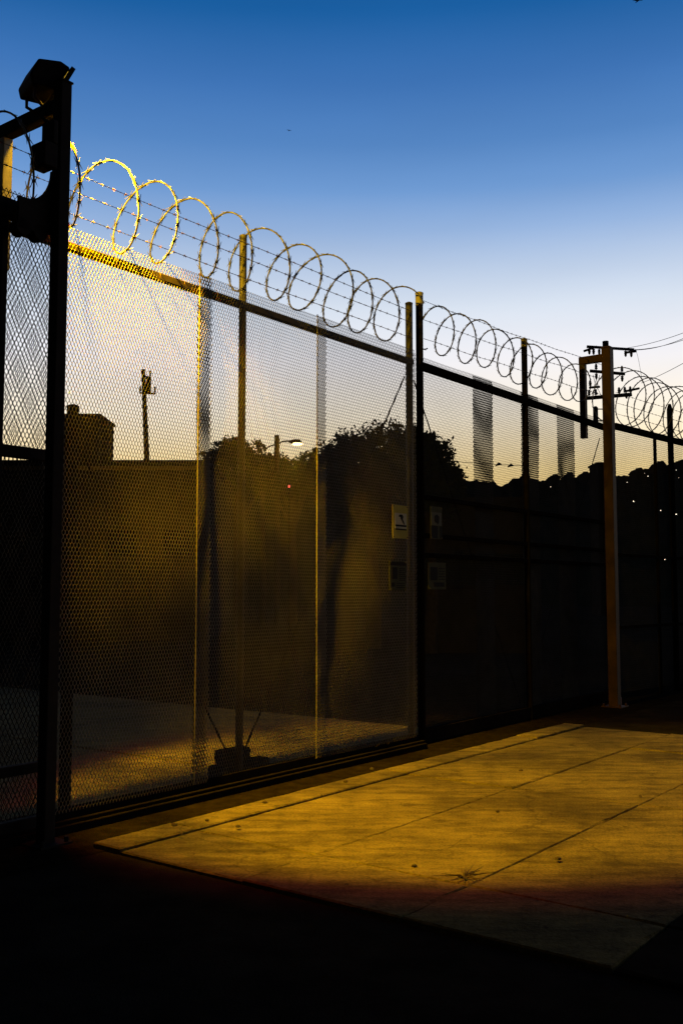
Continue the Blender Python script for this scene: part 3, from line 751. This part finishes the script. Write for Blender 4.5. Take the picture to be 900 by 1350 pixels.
def hill_lamp(px_, py_, label, size=1.0, group='lamps scattered on the dark hillside'):
    p, gz = hill_point(px_, py_)
    gz = min(gz, p[2]-1)
    root = thing('hillside_lamp', (p[0], p[1], gz), label, 'lamp', group)
    b = MB(); b.tube([(p[0],p[1]+.3,gz-3), (p[0],p[1]+.3,p[2]+.2)], .05, 6); b.build('pole', M['dark'], root)
    b = MB(); r_ = .105*size; a = [p + r_*np.array(v) for v in ((1,0,0),(0,1,0),(-1,0,0),(0,-1,0),(0,0,1),(0,0,-1))]
    b.raw(a, [(0,1,4),(1,2,4),(2,3,4),(3,0,4),(1,0,5),(2,1,5),(3,2,5),(0,3,5)]); b.build('bulb', M['hlamp'], root)
    b = MB(); b.box(p+np.array([0,.15,r_+.05]), ((1,0,0),(0,1,0),(0,0,1)), (.16,.3,.03)); b.build('hood', M['dark'], root)
HL = [(850,629,'bright lamp just under the ridge line, right of the brown frame',.9), (823,637,'lamp on the hill closest right of the brown gate frame',.8), (831,662,'brightest warm lamp halfway up the dark hill',1.3),
      (866,674,'lower left lamp of a close pair on the hill',.8), (886,679,'brighter right lamp of a close pair on the hill',1.1), (887,621,'dim lamp near the ridge at the right edge',.6), (890,631,'faintest lamp below the ridge at the right edge',.4),
      (846,625,'tiny lamp touching the ridge beside a brighter one',.4), (723,643,'lone small lamp left of the brown frame below the ridge',.7), (870,738,'low lamp far down the hill near the right edge',.7), (895,747,'lowest lamp in the dark at the right edge',.8)]
for x, y, l, s_ in HL: hill_lamp(x, y, l, s_)
# houses along the ridge
hr = random.Random(5)
HH = [(690,6,'house with a raised roof on the ridge behind the middle fence post'), (728,9,'wide low house on the ridge behind the third mesh strip'), (748,5,'narrow house on the ridge left of the frame arm'), (768,8,'house on the ridge under the frame leg'), (838,7,'house on the ridge right of the brown frame'), (866,8,'house on the higher ridge near the right fence post'), (893,9,'house on the ridge at the right edge')]
for px_, wpx, lab in HH:
    p = at(px_, ridge(px_), YH-6); w = wpx*.6*YH/F_PX
    root = thing('ridge_house', (p[0], YH-6, p[2]-3.5), lab, 'house', 'houses along the ridge')
    b = MB(); b.box((p[0],YH-6,p[2]-2.2), ((1,0,0),(0,1,0),(0,0,1)), (w, 2.5, 2.2)); b.build('wall', M['wall'], root)
    hgt = hr.uniform(.4,.9)
    b = MB(); b.prism([(-w-.2,0),(w+.2,0),(w*.3,hgt),(-w*.3,hgt)], (-2.8,2.8), (p[0],YH-6,p[2]+.0), (1,0,0), (0,0,1), (0,1,0)); ro = b.build('roof', M['wall'], root)
    b = MB(); b.box((p[0]+w*.4,YH-6,p[2]+hgt*.8), ((1,0,0),(0,1,0),(0,0,1)), (.25,.25,hgt*.5)); b.build('chimney', M['wall'], ro)

# ------------------------------------------------------------------ utility poles, street lamp, wires
def insulator(root, p, h=.3, up=1, nm='insulator'):
    b = MB(); b.tube([p, p+ZV*up*h*.15, p+ZV*up*h*.16, p+ZV*up*h*.45, p+ZV*up*h*.46, p+ZV*up*h*.7, p+ZV*up*h*.71, p+ZV*up*h], [.025,.025,.085,.05,.09,.05,.075,.03], 8); b.build(nm, M['ceram'], root)
YU = 50
def upt(x, y, dy=0): return at(x, y, YU+dy)
pb = upt(797, 800); pt = upt(797.5, 450)
up = thing('utility_pole', (pt[0], YU, 0), 'tall utility pole with three crossarms and transformer behind the brown frame', 'utility pole')
b = MB(); b.tube([(pt[0]+.02,YU,0), (pt[0],YU,pt[2]*.5), (pt[0],YU,pt[2])], [.24,.21,.16], 12); b.build('pole', M['wood'], up)
def crossarm(x0, x1, y0, y1, ins, dy=-.25, h=.07):
    a, c = upt(x0,y0,dy), upt(x1,y1,dy); b = MB(); u = (c-a)/np.linalg.norm(c-a); wv = np.cross(u, (0,1,0))
    b.box((a+c)/2, (u,(0,1,0),wv), (np.linalg.norm(c-a)/2, .06, h)); ar = b.build('crossarm', M['wood'], up)
    for t, s_ in ins: insulator(ar, a+(c-a)*t+ZV*s_*h, .34, s_)
    return a, c
crossarm(773, 835, 457, 461, [(.05,-1),(.14,-1),(.26,-1),(.36,-1),(.82,-1),(.94,-1)], h=.06)
crossarm(769, 786, 463, 457, [], h=.05)
crossarm(823, 838, 465, 463, [], h=.05)
crossarm(777, 823, 489, 493, [(.18,1),(.18,-1),(.92,1),(.92,-1)])
crossarm(773, 832, 525, 520, [(.05,1),(.2,1),(.4,1),(.72,1),(.85,1),(.97,1)], h=.09)
crossarm(776, 790, 511, 510, [(.1,1)], h=.05); crossarm(823, 842, 516, 512, [(.1,-1)], h=.05)
c = upt(784.5, 547, -.6)
b = MB(); b.tube([c-ZV*.42, c-ZV*.4, c+ZV*.36, c+ZV*.44], [.1,.13,.13,.06], 12); b.build('transformer', M['dark'], up)
for z in (-.3,.3):
    b = MB(); b.tube([c+ZV*z, upt(795, 547,-.1)+ZV*z], .03, 6); b.build('hanger', M['dark'], up)
jr = random.Random(2)
for k in range(4):
    a = upt(781+3*k, 494); e = upt(779+4*k, 520); m_ = (a+e)/2+np.array([jr.uniform(-.2,.2),0,-.1])
    b = MB(); b.tube([a, m_, e], .014, 5); b.build('jumper_cable', M['wirek'], up)
def cable(pts_a, pts_b, sag, label, r=.012, group='overhead power lines'):
    a, c = np.array(pts_a), np.array(pts_b); b = MB()
    P = [a+(c-a)*t - ZV*sag*4*t*(1-t) for t in np.linspace(0,1,24)]
    b.tube(P, r, 5); o = b.build('power_line', M['wirek'], None); recentre(o, a)
    return tag(o, label, 'power line', group)
cable(upt(803,461,-.25), at(905,437,40), .15, 'topmost power line running right from the upper crossarm of the utility pole', .012)
cable(upt(823,461,-.25), at(905,444,40), .2, 'middle power line running right from the upper crossarm of the utility pole', .012)
cable(upt(835,461,-.25), at(905,446.5,40), .1, 'lower power line running right from the tip of the crossarm of the utility pole', .012)
cable(upt(845,505), at(905,476,38), .05, 'single power line slanting up to the right above the wide coil', .012)
cable(upt(837,460,-.25), upt(846,505), -.25, 'drop line hanging from the crossarm tip of the utility pole', .009)
ca = cable(at(560,604,70), at(700,614,70), .1, 'low power line across the sunset glow behind the unlit mesh', .02)
for k, px_ in enumerate((657,673)):
    p_ = at(px_, 612.5+k*1.5, 70); b = MB(); b.tube([p_+np.array([-.25,0,-.1]), p_+np.array([.0,0,.06]), p_+np.array([.2,0,0])], [.03,.13,.04], 6)
    o = b.build('line_spacer', M['wirek'], None); recentre(o, p_); tag(o, ['left dark spacer clamped on the low line across the sunset glow','right dark spacer clamped on the low line across the sunset glow'][k], 'spacer', 'spacers on the low power line')
# left pole
YU = 60
pt = upt(189, 487)
ul = thing('utility_pole', (at(194,612,60)[0], 60, 0), 'leaning utility pole rising above the flat roof behind the lit mesh', 'utility pole')
b = MB(); b.tube([(at(196,700,60)[0],60,0), at(193.5,600,60), pt], [.2,.17,.12], 10); b.build('pole', M['wood'], ul)
for x0, x1, y0, y1, ins in ((184,205,518,519,[(.05,1),(.65,1),(.97,1)]), (189,199,496,498,[(.9,1)])):
    a, c = upt(x0,y0,-.2), upt(x1,y1,-.2); b = MB(); u = (c-a)/np.linalg.norm(c-a)
    b.box((a+c)/2, (u,(0,1,0),(0,0,1)), (np.linalg.norm(c-a)/2, .05, .05)); ar = b.build('crossarm', M['wood'], ul)
    for t, s_ in ins: insulator(ar, a+(c-a)*t+ZV*.05, .4, 1)
c = upt(196,508,-.3); b = MB(); b.tube([c-ZV*.5, c+ZV*.45, c+ZV*.55],[.16,.16,.07],10); b.build('transformer', M['dark'], ul)
# street lamp
YU = 45
sl = thing('street_lamp', (at(365,700,45)[0], 45, 0), 'lit sodium street lamp with bracket arm glowing behind the mesh', 'street lamp')
b = MB(); b.tube([(at(366,700,45)[0],45,0), at(365,574,45)], [.16,.12], 10); b.build('pole', M['wood'], sl)
b = MB(); b.tube([upt(366,586), upt(372,582), upt(379,581.5), upt(386,582)], .035, 8); b.build('arm', M['dark'], sl)
b = MB(); b.tube([upt(364,586), upt(356,588), upt(350,592)], .03, 8); b.build('arm', M['dark'], sl)
a, c = upt(381,582), upt(397,583.5)
hd = MB(); hd.tube([a, a*.6+c*.4, c*.9+a*.1, c], [.05,.13,.14,.06], 10); hd = hd.build('lamp_head', M['dark'], sl)
b = MB(); m_ = a*.32+c*.68 - ZV*.10 - np.array([0,.12,0]); b.tube([m_-np.array([.24,0,0]), m_-np.array([.12,0,0]), m_+np.array([.12,0,0]), m_+np.array([.24,0,0])], [.02,.07,.07,.02], 10); b.build('lens', M['slamp'], hd)
ld = bpy.data.lights.new('street_lamp_light','POINT'); ld.energy = 120; ld.color = (1,.6,.08); ld.shadow_soft_size = .15
lo = bpy.data.objects.new('street_lamp_light', ld); COL.objects.link(lo); lo.location = (m_ - ZV*.4 - np.array([0,.3,0])).tolist()
# red signal seen through the mesh
p_ = at(381, 641, 29.6)
rl = thing('tail_light', (p_[0], 29.6, p_[2]-.1), 'tiny red light in the dark under the street lamp', 'lamp')
b = MB(); b.tube([p_-ZV*.04, p_, p_+ZV*.04],[.02,.045,.02],8); b.build('bulb', M['rlamp'], rl)
b = MB(); b.tube([(p_[0],29.8,0),(p_[0],29.8,p_[2]+.1)], .03, 6); b.build('pole', M['dark'], rl)

# ------------------------------------------------------------------ birds
def bird(px_, py_, Y, span, label, tilt):
    c = at(px_, py_, Y); root = thing('bird', c, label, 'bird', 'birds gliding in the sky')
    b = MB(); ax = np.array([math.cos(tilt),0,math.sin(tilt)]); fw = np.array([.3,-.95,0]); n_ = 9; V = []; 
    b.tube([c-fw*span*.28, c-fw*span*.12, c+fw*span*.08, c+fw*span*.2, c+fw*span*.27], [.01*span,.06*span,.075*span,.05*span,.012*span], 8); b.build('body', M['bird'], root)
    for sg in (-1,1):
        w_ = MB(); tip = c+ax*sg*span*.5+ZV*span*.04; mid = c+ax*sg*span*.24+ZV*span*.07
        pl = [c+fw*span*.09, mid+fw*span*.11, tip-fw*span*.05, mid-fw*span*.09, c-fw*span*.1]
        v = [p+ZV*.008*span for p in pl]+[p-ZV*.008*span for p in pl]
        w_.raw(v, [(0,1,2,3,4),(9,8,7,6,5)]+[(q,(q+1)%5,5+(q+1)%5,5+q) for q in range(5)]); w_.build('wing', M['bird'], root)
    t_ = MB(); tl = [c-fw*span*.2, c-fw*span*.36+ax*span*.06, c-fw*span*.36-ax*span*.06]
    t_.raw([p+ZV*.005*span for p in tl]+[p-ZV*.005*span for p in tl], [(0,1,2),(5,4,3),(0,3,4,1),(1,4,5,2),(2,5,3,0)]); t_.build('tail', M['bird'], root)
bird(381, 172, 120, .62, 'small dark bird gliding in the open blue above the coils', -.2)
bird(840, 1, 90, 1.0, 'dark bird at the very top edge of the sky on the right', .05)

# ------------------------------------------------------------------ weeds and pebbles
def weed(px_, py_, h, n_, label, seed, spread=.12, z=.03, flat=.5):
    r = random.Random(seed); c = on_ground(px_, py_, z)
    root = thing('weed', c, label, 'weed', 'weeds in the paving')
    for k in range(n_):
        a = r.uniform(0, 2*math.pi); L = h*r.uniform(.6,1.2); d = np.array([math.cos(a), math.sin(a), 0])
        p0 = c+d*.01*r.random(); p1 = p0+d*spread*L/h*.5+ZV*L*.7*flat; p2 = p0+d*spread*L/h*1.1+ZV*L*flat
        b = MB(); b.tube([p0,(p0+p1)/2+ZV*.01,p1,p2],[.004,.004,.003,.0008],4); b.build('blade', M['weed'], root)
weed(612, 1158, .065, 15, 'dry flattened weed tuft in the joint near the front edge of the pavement', 1, .14, .03, .35)
weed(484, 996, .10, 14, 'left small pale weed at the dark foot of the fence by the central posts', 2, .09, .01, .9)
weed(506, 992, .13, 16, 'right small pale weed at the dark foot of the fence by the central posts', 3, .09, .01, .9)
pr_ = random.Random(11)
PB = [(273,1082),(230,1088),(349,1058),(314,1090),(455,1031),(240,1101),(490,1014),(735,1133),(655,1070),(686,1016),(180,1112),(205,1098),(546,1142),(843,1050)]
PL = ['dark pebble on the narrow kerb strip, fourth from its left tip','dark pebble just street side of the kerb joint, third from the left tip','dark pebble on the kerb strip near the post footing','dark pebble on the first slab straight below the post footing','dark pebble on the kerb strip below the second sheet seam',
 'dark pebble on the first slab beside the kerb joint','dark pebble on the kerb strip close to the pair of weeds','dark pebble nearest the lower right corner of the lit pavement','dark pebble in the middle of the lit pavement','dark pebble in the upper middle of the lit pavement, below the unlit fence',
 'dark pebble nearest the left tip of the kerb strip','second dark pebble from the left tip of the kerb strip','dark pebble left of the dry weed tuft','dark pebble on the long joint at the right side of the pavement']
for k, (x, y) in enumerate(PB):
    c = on_ground(x, y, .045 if k < 8 else .034); r_ = pr_.uniform(.011,.019); b = MB()
    nn_ = 7; V = [c+ZV*r_*.9]
    for h_, rr in ((.55,.8),(0,1.0)):
        for q in range(nn_):
            a = 2*math.pi*q/nn_; V.append(c+np.array([math.cos(a)*rr*r_*pr_.uniform(.8,1.3), math.sin(a)*rr*r_*pr_.uniform(.8,1.2), r_*h_]))
    f = [(0,1+q,1+(q+1)%nn_) for q in range(nn_)]+[(1+q,1+nn_+q,1+nn_+(q+1)%nn_,1+(q+1)%nn_) for q in range(nn_)]+[tuple(1+nn_+q for q in range(nn_))[::-1]]
    b.raw(V, f); o = b.build('pebble', M['stone']); recentre(o, c); tag(o, PL[k], 'pebble', 'pebbles on the lit pavement')

for o in SC.objects:
    if '_loc' in o: del o['_loc']
